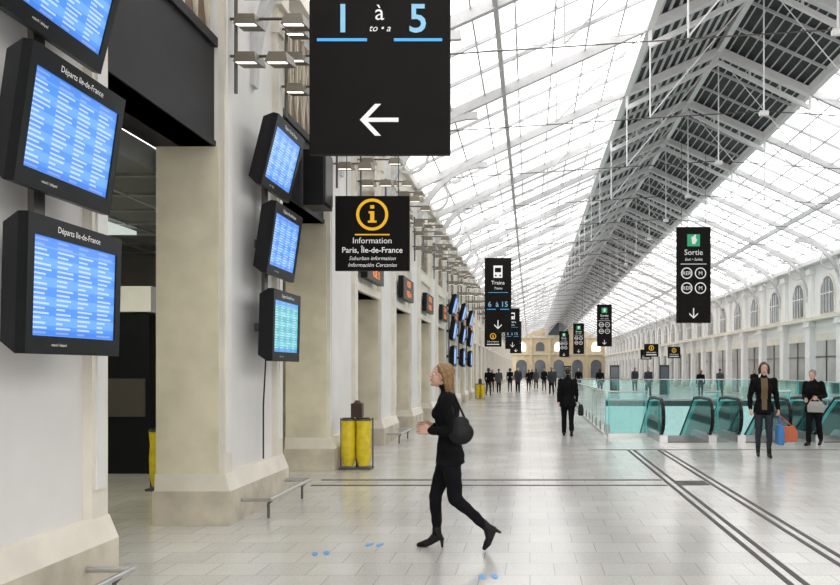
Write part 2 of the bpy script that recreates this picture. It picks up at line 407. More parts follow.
    for sd,q in (('L',1),('R',-1)):
        el,wr=J['el'+sd],J['wr'+sd]; d=(wr-el).normalized()
        hd=J.get('hd'+sd)
        if hd is not None: d=hd.normalized()
        th=J.get('th'+sd)
        if th is None: th=V(1,0,0) if abs(d.x)<.75 else V(0,0,1)
        th=(th-d*th.dot(d)).normalized()
        z=d.cross(th)
        R=Matrix((d,th,z)).transposed().to_4x4()
        if z.y*q<0: R=R@Matrix.Diagonal((1,1,-1,1))
        o=bpy.data.objects.new('hand_'+sd.lower(),HANDS[J.get('hand'+sd,'relaxed')]); o.matrix_local=Matrix.Translation(wr+d*.012)@R; link(o,root)
        an=J['an'+sd]; he,ba,to=J['foot'+sd]
        he,ba,to=V(*he),V(*ba),V(*to)
        s=Blob(); w_=.036 if wom else .042
        s.limb([an.lerp(J['kn'+sd],.15),an,he],[.044 if wom else .05,.042 if wom else .046,.033])
        s.limb([an,ba.lerp(he,.35)],[.040,.036]); s.limb([he,ba,to],[.030,w_,.022 if wom else .028])
        sm=s.make('shoe',.006 if voxel<.02 else .012,3); sm.materials.append(shoem)
        for v in sm.vertices:
            if v.co.z<0.004: v.co.z=0.004
        o=bpy.data.objects.new('shoe_'+sd.lower(),sm); link(o,root)
        if heels:
            a,b_=J['heel'+sd]; g=MB('heel_'+sd.lower()); g.cyl(a,b_,.022,shoem,8,.010); g.build(parent=root)
    return root
def clone(root,loc,yaw,scale):
    r=bpy.data.objects.new('distant_commuter',None); r.location=loc; r.rotation_euler=(0,0,yaw); r.scale=(scale,)*3; link(r)
    for c in root.children:
        o=bpy.data.objects.new(c.name.split('.')[0],c.data); o.location=c.location; o.rotation_euler=c.rotation_euler; o.scale=c.scale; link(o,r)
def bagmesh(name,c,size,k,root,strap=None,yaw=0,taper=.85):
    g=MB(name); w_,d_,h_=size; 
    v=[]
    for z,f_ in ((-h_/2,1),(h_*.1,1.04),(h_/2,taper)):
        for i,j in ((-1,-1),(1,-1),(1,1),(-1,1)): v.append((i*w_/2*f_,j*d_/2*(f_ if z<0 else .7 if z>h_*.3 else 1.05),z))
    f_=[(3,2,1,0),(8,9,10,11)]
    for j in (0,4):
        for i in range(4): f_.append((j+i,j+(i+1)%4,j+4+(i+1)%4,j+4+i))
    g.add(v,f_,k)
    o=g.build(c,(0,0,yaw),root,bevel=.02)
    if strap:
        s=MB(name+'_strap'); s.tube(strap,.009,k,6); s.build(parent=root)
    return o
def walkpose(st=.22,arm=.2,phase=1,lean=.02):
    s=phase
    J=dict(pelvis=(0,0,.92),waist=(lean*.3,0,1.05),chest=(lean,0,1.25),neck=(lean,0,1.44),head=(lean+.03,0,1.60),
      shL=(lean,.175,1.385),shR=(lean,-.175,1.385),hipL=(0,.088,.90),hipR=(0,-.088,.90))
    for sd,q,ph in (('L',1,s),('R',-1,-s)):
        if ph>0:
            J['kn'+sd]=(st*.62,q*.088,.50); J['an'+sd]=(st*.95,q*.085,.095); J['foot'+sd]=((st*.95-.05,q*.085,.033),(st*.95+.12,q*.09,.036),(st*.95+.175,q*.092,.026))
        else:
            J['kn'+sd]=(-st*.15,q*.088,.48); J['an'+sd]=(-st*1.15,q*.085,.16); J['foot'+sd]=((-st*1.15-.05,q*.085,.105),(-st*1.15+.08,q*.09,.036),(-st*1.15+.135,q*.092,.026))
        a=-ph*arm
        J['el'+sd]=(lean+a*.5-.03,q*.225,1.11); J['wr'+sd]=(lean+a+.04,q*.235,.87)
    return J
# --- main walking woman (profile, facing -X)
J=dict(pelvis=(0,0,.90),waist=(.015,0,1.03),chest=(.03,0,1.24),neck=(.03,0,1.43),head=(.085,0,1.590),hpitch=.20,hyaw=.05,
 shL=(.005,.16,1.375),shR=(.03,-.16,1.375),elL=(-.045,.205,1.10),elR=(-.0,-.20,1.11),wrL=(.155,.135,1.095),wrR=(.165,-.10,1.12),
 hdL=V(.9,-.25,.08),hdR=V(.9,.25,.12),thL=V(0,-.3,1),thR=V(0,.3,1),
 hipL=(-.005,.085,.88),hipR=(.01,-.085,.88),knL=(-.055,.085,.475),anL=(-.345,.08,.215),knR=(.145,-.08,.49),anR=(.13,-.08,.125),
 footL=((-.40,.08,.195),(-.345,.08,.075),(-.318,.08,.030)),footR=((.105,-.08,.095),(.235,-.08,.036),(.30,-.08,.024)),
 heelL=((-.405,.08,.20),(-.468,.08,.168)),heelR=((.085,-.08,.09),(.082,-.08,.002)))
w=person('walking_woman',(-.73,7.32,0),math.pi,J,BL,BLT,'long',HB,LTH,voxel=.009,hem=.79,coatw=1.24,heels=True)
bb=Blob(); bb.sphere((0,0,-.03),(.115,.05,.105)); bb.sphere((0,0,.06),(.085,.032,.06)); bm=bb.make('shoulder_bag',.008,3); bm.materials.append(LTH)
o=bpy.data.objects.new('shoulder_bag',bm); o.location=(-.115,.215,1.11); o.rotation_euler=(0,.12,.1); link(o,w)
s=MB('shoulder_bag_strap'); s.tube([(-.07,.225,1.17),(-.035,.215,1.32),(0,.165,1.442),(-.05,.14,1.42),(-.12,.17,1.27),(-.17,.20,1.17)],.010,LTH,6); s.build(parent=w)
# --- man walking away
J=walkpose(.16,.14,1); J['hpitch']=-.1
w=person('man_with_bag',(.93,19.7,0),math.pi/2,J,BL,BLT,'short',HD,LTH,scale=.98,wom=False,hem=.74,coatw=1.18,voxel=.015)
bagmesh('briefcase',(-.05,-.32,.66),(.34,.12,.28),LTH,w,[(-.12,-.30,.79),(-.05,-.26,.86),(.04,-.30,.79)])
# --- woman with shopping bags, towards camera
J=walkpose(.10,.06,1,.02); J['handL']='grip'; J['handR']='grip'; J['hpitch']=-.12
J['elR']=(-.02,-.24,1.11); J['wrR']=(.06,-.24,.88); J['wrL']=(.04,.25,.87)
w=person('woman_with_shopping_bags',(4.38,15.0,0),-math.pi/2-.15,J,BL,DJ,'bob',HD,LTH,scale=1.03,shirt=OLV,hem=.80,coatw=1.24,voxel=.013)
bagmesh('blue_shopping_bag',(.09,.27,.42),(.30,.12,.36),BLUEBAG,w,[(.0,.27,.58),(.04,.262,.78),(.12,.262,.78),(.16,.27,.58)],taper=1.0)
bagmesh('orange_shopping_bag',(-.04,.45,.42),(.12,.28,.28),REDBAG,w,[(-.04,.36,.55),(.05,.27,.77),(-.04,.52,.55)],taper=1.0)
# --- person with grey bag, right
J=walkpose(.14,.05,-1,.06); J['head']=(.12,0,1.58); J['hpitch']=-.35; J['elL']=(.0,.24,1.12); J['wrL']=(.22,.16,1.08); J['handL']='grip'
J['elR']=(.0,-.24,1.12); J['wrR']=(.24,-.12,1.04); J['handR']='grip'
w=person('person_with_grey_bag',(6.15,17.3,0),-math.pi/2-.7,J,BL,BLT,'short',HG,LTH,scale=.96,wom=False,hem=.76,coatw=1.25,voxel=.015)
bagmesh('grey_bag',(.28,.14,.88),(.14,.34,.24),GBAG,w,[(.30,-.0,.98),(.29,.05,1.05),(.30,.17,1.08),(.31,.27,.98)])
# --- distant commuters
spec=[(-2.7,57,1),(-2.15,55,0),(-1.45,58,1),(-.85,56,0),(-.1,60,1),(.5,66,0),(1.1,62,1),(-1.2,75,0),(.2,84,1),(2.2,72,0),(-2.6,50,1),(1.4,52,0),(12.9,46,1),(1.6,95,0),(4.2,48,1),(6.8,46,0),(9.6,45,1),(11.4,48,0),(3.4,56,1),(7.6,58,0)]
tops=[BL,GRY,BL,DJ,BL,OLV,BL]; tmpl=[]
for i,(x,y,wm_) in enumerate(spec):
    yw=(math.pi/2 if i%3 else -math.pi/2)+.2*math.sin(i*3); sc=.94+.03*(i%4)
    if i<4:
        J=walkpose(.12+.03*(i%3),.12,1 if i%2 else -1)
        tmpl.append(person('distant_commuter',(x,y,0),yw,J,tops[i%7],BLT if i%2 else DJ,'bob' if wm_ else 'short',HD if i%3 else HB,LTH,scale=sc,wom=bool(wm_),hem=.72 if i%2 else .84,voxel=.022))
    else: clone(tmpl[i%4],(x,y,0),yw,sc)

# ============================================================ BUILDING
XL=-3.30; XR=14.0; YB=-12.0; YE=150.0
XM=(XL+XR)/2; ZE=6.95; SL=0.45; ZR=ZE+SL*(XM-XL)
def zr(x): return ZE+SL*(x-XL) if x<XM else ZE+SL*(XR-x)
HX0,HX1,HY0,HY1=1.95,12.6,19.6,42.0
f=MB('floor')
T=-0.3
f.box(-12.3,XR+0.3,YB,HY0,T,0,'floor'); f.box(-12.3,HX0,HY0,HY1,T,0,'floor'); f.box(HX1,XR+.3,HY0,HY1,T,0,'floor'); f.box(-12.3,XR+.3,HY1,YE+.3,T,0,'floor')
f.build()
def inlay(n,x0,x1,y0,y1):
    g=MB('trim_%d'%n); g.box(x0,x1,y0,y1,0.0,0.004,'inlay'); g.build()
k=1
for y in (11.30,11.85): 
    inlay(k,-3.1,1.95,y,y+0.09); k+=1
for x in (1.97,2.09,2.58,2.70): 
    inlay(k,x,x+0.05,-2,16.3); k+=1
inlay(k,1.2,13.9,16.3,16.38); k+=1
inlay(k,2.15,2.56,11.35,11.8); k+=1
for (x,y,a) in ((-1.87,7.15,.3),(-1.46,7.5,-.2),(-0.33,6.35,.2)):
    g=MB('floor_footprint_sticker')
    for dx in (-.05,.05):
        poly=[(dx+.028*math.cos(t)*(1+.25*math.sin(t)),.075*math.sin(t)) for t in [2*math.pi*i/16 for i in range(16)]]
        g.prism(poly,Matrix.Translation((0,0,0.004)),0.0035,'blue')
    g.build((x,y,0),(0,0,a))

# ------------------------------------------------------------ left wall
piers=[(-9.0,-7.0),(-4.7,-2.7),(-0.3,1.75),(4.1,6.12),(8.46,10.45),(12.94,15.0)]
y=17.35
while y<YE-3: piers.append((y,y+1.95)); y+=4.4
w=MB('wall_left')
for i,(a,b) in enumerate(piers):
    w.box(-3.93,XL,a,b,0,4.0,'plaster' )
    w.box(-3.95,XL+0.01,a-0.012,a,0.0,4.0,'pier'); w.box(-3.95,XL+.01,b,b+.012,0,4.0,'pier')
    for p in (a,b-0.22):
        w.box(XL,XL+0.07,p,p+0.22,0.5,6.3,'stone')
        w.box(XL,XL+0.10,p-.02,p+0.24,5.95,6.15,'stone'); w.box(XL,XL+0.14,p-.04,p+0.26,6.3,6.5,'stone')
        w.box(XL,XL+0.05,p+.22,p+.26,0.5,5.95,'stone_lo')
        w.box(XL+.07,XL+0.085,p+.05,p+.17,0.75,5.8,'plaster')
    P=0.14
    w.box(-3.98,XL+P,a-0.03,b+0.03,0,0.36,'stone_lo')
    vs=[(-3.96,a-.03,.36),(XL+P,a-.03,.36),(XL+P,b+.03,.36),(-3.96,b+.03,.36),(-3.96,a-.013,.54),(XL+.075,a-.013,.54),(XL+.075,b+.013,.54),(-3.96,b+.013,.54)]
    w.add(vs,[(0,1,5,4),(1,2,6,5),(2,3,7,6),(4,5,6,7)],'stone')
for i in range(len(piers)-1):
    a=piers[i][1]; b=piers[i+1][0]
    if i<5:
        w.box(-3.98,XL-0.04,a,b,4.0,5.15,'beam'); w.box(-3.7,XL-0.0,a,b,5.05,5.15,'beam'); w.box(-3.7,XL-.02,a,b,4.0,4.06,'beam')
        w.box(-3.98,XL-0.12,a,b,5.15,6.95,'plaster')
        w.box(XL-.12,XL-.08,a+.1,b-.1,5.2,6.5,'brown')
        n=7
        for j in range(n+1):
            yy=a+.1+(b-a-.2)*j/n
            w.box(XL-.08,XL-.05,yy-.02,yy+.02,5.2,6.5,'stone_lo')
            if j<n:
                y2=a+.1+(b-a-.2)*(j+1)/n
                w.beam((XL-.07,yy,5.2),(XL-.07,y2,6.5),.02,.02,'stone_lo'); w.beam((XL-.07,y2,5.2),(XL-.07,yy,6.5),.02,.02,'stone_lo')
    else:
        w.box(-3.98,XL-0.02,a,b,3.15,6.95,'stone'); w.box(-3.9,XL+0.06,a,b,3.15,3.3,'stone')
        w.box(-3.9,XL+0.05,a,b,4.3,4.42,'stone')
        w.box(XL-.02,XL+.0,a+.35,b-.35,4.7,6.2,'shopglass')
        w.box(-4.5,-4.4,a-.6,b+.6,0,4,'stone_lo')
        w.box(-4.4,-4.36,a-.3,b+.3,0.1,2.6,'shopglass'); w.box(-4.4,-4.33,(a+b)/2-.04,(a+b)/2+.04,0,2.6,'dsteel')
for (a,b) in piers: w.box(-3.98,XL,a,b,4.0,6.95,'plaster')
w.box(-4.2,XL+.12,YB,YE,6.75,6.95,'stone')
w.build()
g=MB('wall_interior'); g.box(-12.2,-12,YB,14.9,0,4.0,'intwall'); g.box(-12,-4.0,14.8,14.95,0,4.0,'intwall')
g.box(-12,-4,YB,YB+.1,0,4,'intwall'); g.build()
g=MB('ceiling_interior'); g.box(-12.2,-4.0,YB,14.95,3.75,4.0,'intceil')
for i in range(17): g.box(-12,-4.02,-.9+i*.95,-.86+i*.95,3.72,3.75,'steel')
for i in range(8): g.box(-11.5+i*.95,-11.46+i*.95,0,14.8,3.72,3.75,'steel')
g.build()
g=MB('interior_ceiling_lamp'); g.box(-6.4,-5.9,6,12.0,3.66,3.715,'intpanel'); g.build()
g=MB('information_kiosk'); g.box(-6.85,-6.0,12.6,13.4,0,2.5,'black'); g.box(-6.8,-6.05,12.56,12.6,.9,1.5,'dsteel'); g.box(-6.9,-5.95,12.55,13.45,2.55,2.95,'white'); g.box(-6.7,-6.1,12.7,13.3,2.5,2.55,'dsteel'); g.build()
g=MB('glazed_partition'); g.box(-7.6,-7.0,12.0,12.08,0,3.1,'white'); g.box(-7.5,-7.1,11.98,12.0,.8,2.9,'dkglass'); g.build()

# ------------------------------------------------------------ right wall
w=MB('wall_right')
w.box(XR,XR+.3,YB,YE,0,6.95,'white')
ys=[]; y=-9.0
while y<YE-2: ys.append(y); y+=4.05
for y in ys:
    w.box(XR-.28,XR,y-.32,y+.32,0,4.0,'white'); w.box(XR-.36,XR,y-.40,y+.40,0,.5,'stone'); w.box(XR-.36,XR,y-.42,y+.42,3.7,4.0,'white')
    w.box(XR-.16,XR,y-.24,y+.24,4.15,6.5,'white'); w.box(XR-.26,XR,y-.34,y+.34,6.3,6.55,'white')
    w.box(XR-.05,XR,y+.6,y+3.45,0.1,3.0,'shopglass2'); w.box(XR-.08,XR,y+.5,y+3.55,3.0,3.35,'stone')
    w.box(XR-.09,XR,y+2.0,y+2.08,0.1,3.0,'dsteel'); w.box(XR-.09,XR,y+.6,y+3.45,2.2,2.26,'dsteel')
w.box(XR-.42,XR,YB,YE,4.0,4.15,'stone'); w.box(XR-.4,XR,YB,YE,6.75,6.95,'white')
w.build()
def arch(w2,h,n=14):
    pts=[(-w2,0),(w2,0),(w2,h)]
    pts+=[(w2*math.cos(t),h+w2*math.sin(t)) for t in [math.pi*i/n for i in range(1,n)]]+[(-w2,h)]
    return pts
R4=Matrix(((0,0,-1,0),(-1,0,0,0),(0,1,0,0),(0,0,0,1)))
wm=MB('window_1'); wm.prism(arch(.95,.95),R4@Matrix.Translation((0,0,.05)),.05,'stone'); wm.prism(arch(.78,.92),R4@Matrix.Translation((0,.06,.07)),.02,'dkglass')
for t in (-.39,0,.39): wm.box(-.10,-.07,t-.02,t+.02,.06,1.6,'white')
wm.box(-.10,-.07,-.78,.78,.95,1.0,'white')
w1=None
for i,y in enumerate(ys[:-1]):
    if w1 is None: w1=wm.build((XR,y+2.02,4.25))
    else: dup(w1,'window_%d'%(i+1),(XR,y+2.02,4.25))
# ------------------------------------------------------------ end wall
w=MB('wall_far')
w.box(XL-1,XR+.3,YE,YE+.3,0,7.6,'tan'); 
w.add([(XL,YE,7.6),(XR,YE,7.6),(XM,YE,ZR+.1)],[(0,1,2)],'tan')
w.box(XL,XR,YE-.4,YE,7.4,7.9,'stone_lo'); w.box(XL,XR,YE-.3,YE,4.3,4.6,'stone_lo')
E4=Matrix(((1,0,0,0),(0,0,-1,0),(0,1,0,0),(0,0,0,1)))
def put(x,y,z): return Matrix.Translation((x,y,z))@E4
for i in range(5):
    x=XL+1.7+i*3.5
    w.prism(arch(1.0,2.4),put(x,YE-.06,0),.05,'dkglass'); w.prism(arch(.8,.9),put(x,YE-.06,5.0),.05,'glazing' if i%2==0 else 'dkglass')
    w.box(x+1.5,x+2.0,YE-.35,YE,0,7.4,'tan')
w.prism(arch(1.9,.4),put(XM,YE-.08,8.0),.05,'dkglass')
w.build()

# ------------------------------------------------------------ ceiling / roof
c=MB('ceiling')
LA=2.75; LB=2*XM-LA
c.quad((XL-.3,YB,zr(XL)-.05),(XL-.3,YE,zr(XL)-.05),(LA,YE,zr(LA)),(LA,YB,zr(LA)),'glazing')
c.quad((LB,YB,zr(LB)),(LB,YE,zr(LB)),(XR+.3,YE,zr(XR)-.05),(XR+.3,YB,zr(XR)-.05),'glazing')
c.quad((LA,YB,zr(LA)),(LA,YE,zr(LA)),(XM,YE,ZR),(XM,YB,ZR),'louvre')
c.quad((XM,YB,ZR),(XM,YE,ZR),(LB,YE,zr(LB)),(LB,YB,zr(LB)),'louvre')
def purl(x,wd,h,k,dz=0.05): c.box(x-wd/2,x+wd/2,YB,YE,zr(x)-dz-h,zr(x)-dz,k)
x=XL+.75
while x<LA-.2:
    purl(x,.03,.05,'purlin'); purl(2*XM-x,.03,.05,'purlin'); x+=0.76
for x in (LA,LB): purl(x,.16,.26,'steelw',0.0)
purl(XM,.16,.2,'steelw')
x=LA+.2
while x<XM-.1:
    purl(x,.07,.03,'louvbar',.02); purl(2*XM-x,.035,.03,'louvbar',.02); x+=0.235
for xx in (-0.6,2*XM+.6): purl(xx,.09,.2,'steelg')
c.build()
t=MB('roof_truss')
for sgn in (1,-1):
    def Pp(x,dz): return (x if sgn==1 else 2*XM-x,0,zr(x)+dz)
    t.beam(Pp(XL,-.16),Pp(LA,-.16),.12,.20,'steelg'); t.beam(Pp(LA,-.18),Pp(XM,-.18),.24,.20,'steelw')
    t.beam(Pp(LA,-.62),Pp(XM,-.50),.11,.11,'steelw')
    for q in (.33,.66): 
        xx=LA+(XM-LA)*q; t.beam(Pp(xx,-.6),Pp(xx,-.2),.06,.06,'steelw')
    cx,cz=XL+2.1,5.0; pts=[]
    for i in range(13):
        a=math.pi-(math.pi*0.5)*i/12; px=cx+2.1*math.cos(a); pz=cz+2.45*math.sin(a); pts.append((px if sgn==1 else 2*XM-px,0,pz))
    for a,b in zip(pts[:-1],pts[1:]): t.beam(a,b,.10,.16,'steelg')
    for rr,ox,oz in ((.42,XL+.55,6.55),(.22,XL+1.15,7.15)):
        pts=[]
        for i in range(17):
            a=2*math.pi*i/16; px=ox+rr*math.cos(a); pts.append((px if sgn==1 else 2*XM-px,0,oz+rr*math.sin(a)))
        for a,b in zip(pts[:-1],pts[1:]): t.beam(a,b,.06,.06,'steelg')
    def Q(x,z): return (x if sgn==1 else 2*XM-x,0,z)
    t.cyl(Q(XL,7.0),Q(XM,7.55),.013,'dsteel',5)
    t.cyl(Q(0.6,zr(.6)-.2),Q(0.6,7.3),.016,'steelg',5); t.cyl(Q(LA,zr(LA)-.2),Q(LA,7.4),.02,'steelw',5)
    t.cyl(Q(.6,7.3),Q(LA,zr(LA)-.2),.016,'steelg',5); t.cyl(Q(LA,7.42),Q(XM,ZR-.3),.014,'steelw',5)
    t.beam(Q(LA,zr(LA)-.62),Q(LA,zr(LA)-.1),.07,.07,'steelw')
t.cyl((XM,0,7.55),(XM,0,ZR-.2),.02,'steelw',5); t.cyl((XM-.1,0,7.5),(XM+.1,0,7.5),.07,'steelw',8)
t0=None; y=-8.1
while y<YE-1:
    if t0 is None: t0=t.build((0,y,0))
    else: dup(t0,'roof_truss',(0,y,0))
    y+=4.4
r=MB('roof_rafter')
r.beam((XL,0,zr(XL)-.08),(LA,0,zr(LA)-.08),.045,.07,'purlin'); r.beam((XR,0,zr(XR)-.08),(LB,0,zr(LB)-.08),.045,.07,'purlin')
r.beam((LA,0,zr(LA)-.08),(XM,0,ZR-.08),.05,.07,'louvbar'); r.beam((LB,0,zr(LB)-.08),(XM,0,ZR-.08),.05,.07,'louvbar')
r0=None; y=-8.1
while y<YE-1:
    for d in (1.467,2.933):
        if r0 is None: r0=r.build((0,y+d,0))
        else: dup(r0,'roof_rafter',(0,y+d,0))
    y+=4.4
d=MB('roof_bracing_wires'); y=-8.1
while y<YE-10:
    for (xa,xb) in ((-2.6,2.7),(2*XM+2.6,2*XM-2.7)):
        d.cyl((xa,y,zr(xa)-.3),(xb,y+4.4,zr(xb)-.3),.009,'steelg',4); d.cyl((xb,y,zr(xb)-.3),(xa,y+4.4,zr(xa)-.3),.009,'steelg',4)
    y+=4.4
d.build()

# ------------------------------------------------------------ floodlights on left wall
fl=MB('floodlight_cluster')
fl.cyl((0.06,0,-.75),(0.06,0,.45),.02,'dsteel')
for zz,ln in ((.36,.55),(.02,.72),(-.38,.55)):
    fl.cyl((0.0,0,zz+.03),(ln,0,zz+.03),.016,'dsteel')
    for xx in (.22,ln):
        v=[(xx-.09,-.16,zz+.02),(xx+.09,-.16,zz+.02),(xx+.09,.14,zz+.06),(xx-.09,.14,zz+.06),(xx-.12,-.20,zz-.10),(xx+.12,-.20,zz-.10),(xx+.12,.13,zz-.05),(xx-.12,.13,zz-.05)]
        fl.add(v,[(0,1,2,3),(0,4,5,1),(1,5,6,2),(2,6,7,3),(3,7,4,0),(7,6,5,4)],'lampbody')
        fl.add([(xx-.10,-.185,zz-.102),(xx+.10,-.185,zz-.102),(xx+.10,-.10,zz-.089),(xx-.10,-.10,zz-.089)],[(3,2,1,0)],'lampglass')
f0=None
for j,(a,b) in enumerate(piers):
    yy=b-.11
    if yy<5 or yy>110: continue
    z=5.65 if j<5 else 5.5
    if f0 is None: f0=fl.build((XL+.09,yy,z))
    else: dup(f0,'floodlight_cluster',(XL+.09,yy,z))
    if 8<a<60: dup(f0,'floodlight_cluster',(XL+.09,a+.11,5.35))

# ------------------------------------------------------------ departure monitors
Rtv=Matrix(((0,0,1,0),(1,0,0,0),(0,1,0,0),(0,0,0,1)))
def tvmesh(scr):
    b=MB('departure_monitor')
    W,Hb,Ht=.53,.41,.42
    b.box(-.05,0.012,-W,W,.30,Ht,'black'); b.box(-.05,.012,-W,W,-Hb,-.30,'black')
    b.box(-.05,.012,-W,-.465,-.30,.30,'black'); b.box(-.05,.012,.465,W,-.30,.30,'black')
    b.box(-.05,0.0,-.465,.465,-.30,.30,scr)
    v=[(-.05,-W,-Hb),(-.05,W,-Hb),(-.05,W,Ht),(-.05,-W,Ht),(-.17,-W+.05,-Hb+.07),(-.17,W-.05,-Hb+.07),(-.17,W-.05,Ht-.06),(-.17,-W+.05,Ht-.06)]
    b.add(v,[(0,4,5,1),(1,5,6,2),(2,6,7,3),(3,7,4,0),(4,7,6,5)],'black')
    b.text('Départs Ile-de-France',Rtv@Matrix.Translation((0,.34,.014)),.055,'txtw')
    b.text('retard / delayed',Rtv@Matrix.Translation((-.2,-.36,.014)),.025,'txtw')
    return b
tva=tvmesh('scr1').build((-2.93,5.17,2.15),(0,math.radians(1.5),0))
def tv(loc,tilt,src): return dup(src,'departure_monitor',loc,(0,math.radians(tilt),0))
tv((-2.95,5.17,3.15),8,tva); tv((-2.97,5.17,4.15),14,tva)
tvb=tvmesh('scr2').build((-2.93,9.62,2.15),(0,math.radians(1.5),0))
tv((-2.95,9.62,3.15),8,tva); tv((-2.97,9.62,4.15),14,tva)
for yy in (31.5,35.9,40.3):
    for z,tl in ((2.15,1.5),(3.15,8),(4.15,14)): tv((-2.95,yy,z),tl,tva)
for yy in (5.17,9.62,31.5,35.9,40.3):
    p=MB('monitor_support_bracket'); p.box(-3.21,-3.17,yy-.06,yy+.06,1.85,4.40,'dsteel')
    for z in (2.15,3.15,4.15): p.box(-3.298,-3.21,yy-.05,yy+.05,z-.05,z+.05,'dsteel'); p.box(-3.17,-3.10,yy-.05,yy+.05,z-.06,z+.04,'dsteel')
    if yy==9.62: p.tube([(-3.19,yy+.05,1.85),(-3.24,yy+.1,1.2),(-3.24,yy+.1,.56)],.010,'black')
    p.build()
g=MB('loudspeaker'); g.box(-.30,.0,-.25,.25,-.40,.40,'black'); g.box(0,.02,-.2,.2,-.35,.35,'dsteel'); g.box(-.34,-.30,-.05,.05,-.1,.1,'dsteel'); g.build((-2.95,11.7,4.40),(0,0,0),bevel=.015)
for i in range(6,13):
    a=piers[i-1][1]; b=piers[i][0]
    g=MB('led_track_sign'); yc=(a+b)/2
    g.box(XL+.07,XL+.2,yc-.9,yc+.8,3.4,3.95,'black')
    for j in range(2): 
        g.text('VOIE %d'%(i+2+j*5),Rtv@Matrix.Translation((yc-.05,3.73-j*.25,XL+.205)),.22,'led',off=.01)
    g.build()

# ------------------------------------------------------------ hanging signs
def rect(g,x0,x1,z0,z1,k,y=-.035): g.box(x0,x1,y,y+.004,z0,z1,k)
def arrow(g,x,z,s,ang,k,y=-.035):
    A=Matrix.Translation((x,y,z))@E4@Matrix.Rotation(ang,4,'Z')
    g.prism([(-.42*s,-.055*s),(.5*s,-.055*s),(.5*s,.055*s),(-.42*s,.055*s)],A,.003,k)
    for q in (1,-1):
        poly=[(-.52*s,0),(-.36*s,0),(0.04*s,.42*s*q),(-.12*s,.42*s*q)]
        if q<0: poly=poly[::-1]
        g.prism(poly,A@Matrix.Translation((0,0,.001)),.003,k)
def hang(g,W,H,top,zb):
    for x in (-W*.35,W*.35): g.cyl((x,0,H),(x,0,top-zb),.008,'dsteel',5)
def T4(x,z,y=-.036): return put(x,y,z)
W,H=1.225,3.35
zb=3.52; xs=-1.31
g=MB('platform_direction_sign'); g.box(-W/2,W/2,-.03,.03,0,H,'signblk')
g.text('1',T4(-.32,1.065),.35,'txtl',off=.012); g.text('5',T4(.335,1.065),.35,'txtl',off=.012)
g.text('à',T4(0,1.17),.20,'txtw'); g.text('to • a',T4(0,1.07),.085,'txtw',shear=.3)
rect(g,-.545,-.11,.985,1.01,'txtb'); rect(g,.125,.545,.985,1.01,'txtb')
arrow(g,0,.30,.33,0,'txtw')
rect(g,-.25,.25,2.2,2.8,'txtw'); g.box(-.2,.2,-.041,-.035,2.45,2.7,'signblk')
hang(g,W,H,zr(xs)-.05,zb); g.build((xs,7.0,zb))
g=MB('information_sign'); S=1.11
g.box(-S/2,S/2,-.03,.03,0,1.12,'signblk')
for i in range(32):
    a=2*math.pi*i/32; b2=2*math.pi*(i+1)/32
    P=lambda r,t:(r*math.cos(t),-.036,.84+r*math.sin(t))
    g.quad(P(.195,a),P(.195,b2),P(.24,b2),P(.24,a),'txty')
rect(g,-.03,.03,.74,.89,'txty'); rect(g,-.055,-.02,.86,.89,'txty'); rect(g,-.065,.065,.72,.75,'txty'); rect(g,-.03,.03,.93,.98,'txty')
rect(g,-.26,.26,.53,.55,'txty')
g.text('Information',T4(0,.41),.125,'txtw'); g.text('Paris, Île-de-France',T4(0,.27),.118,'txtw',off=.01)
g.text('Suburban information',T4(0,.16),.08,'txtw',shear=.3); g.text('Información Cercanías',T4(0,.06),.08,'txtw',shear=.3)
hang(g,S,1.12,zr(-2.36)-.05,3.12); g.build((-2.36,12.0,3.12))
def disc(g,x,z,r,k,y=-.036,n=20): g.prism([(r*math.cos(2*math.pi*i/n),r*math.sin(2*math.pi*i/n)) for i in range(n)],put(x,y,z),.004,k)
def ringicon(g,x,z,r,t):
    disc(g,x,z,r,'txtw'); disc(g,x,z,r*.82,'signblk',-.041); g.text(t,put(x,-.046,z-r*.33),r*.95,'txtw')
def train_sign(loc,H=3.35,W=1.2):
    g=MB('train_direction_sign'); g.box(-W/2,W/2,-.03,.03,0,H,'signblk')
    rect(g,-.2,.2,2.45,3.0,'txtw'); g.box(-.14,.14,-.042,-.035,2.7,2.9,'signblk'); disc(g,-.1,2.55,.04,'signblk',-.041); disc(g,.1,2.55,.04,'signblk',-.041)
    g.text('Trains',T4(0,2.15),.24,'txtw'); g.text('Trains',T4(0,1.93),.15,'txtw',shear=.3); rect(g,-.45,.45,1.78,1.80,'txtb')
    g.text('6  à 15',T4(0,1.15),.33,'txtl'); rect(g,-.5,-.1,1.02,1.05,'txtb'); rect(g,.1,.5,1.02,1.05,'txtb'); arrow(g,0,.35,.4,math.pi/2,'txtw')
    hang(g,W,H,zr(loc[0])-.05,loc[2]); return g.build(loc)
def exit_sign(loc,H=3.36,W=1.2):
    g=MB('exit_direction_sign'); g.box(-W/2,W/2,-.03,.03,0,H,'signblk')
    rect(g,-.22,.22,2.68,3.1,'txtg'); g.prism([(-.05,0),(.05,0),(.12,.14),(.04,.28),(-.08,.24)],put(0,-.042,2.76),.004,'txtw'); disc(g,.05,3.05,.035,'txtw',-.041)
    g.text('Sortie',T4(0,2.38),.27,'txtw'); g.text('Exit • Salida',T4(0,2.18),.13,'txtw',shear=.3); rect(g,-.45,.45,2.05,2.07,'txtw')
    ringicon(g,-.24,1.74,.20,'RER'); ringicon(g,.24,1.74,.20,'M'); ringicon(g,-.24,1.22,.20,'RER'); ringicon(g,.24,1.22,.20,'M')
    arrow(g,0,.34,.36,math.pi/2,'txtw'); hang(g,W,H,zr(loc[0])-.05,loc[2]); return g.build(loc)
train_sign((-1.44,36,3.3)); train_sign((-1.45,66,3.3)); train_sign((-1.5,84,3.3))
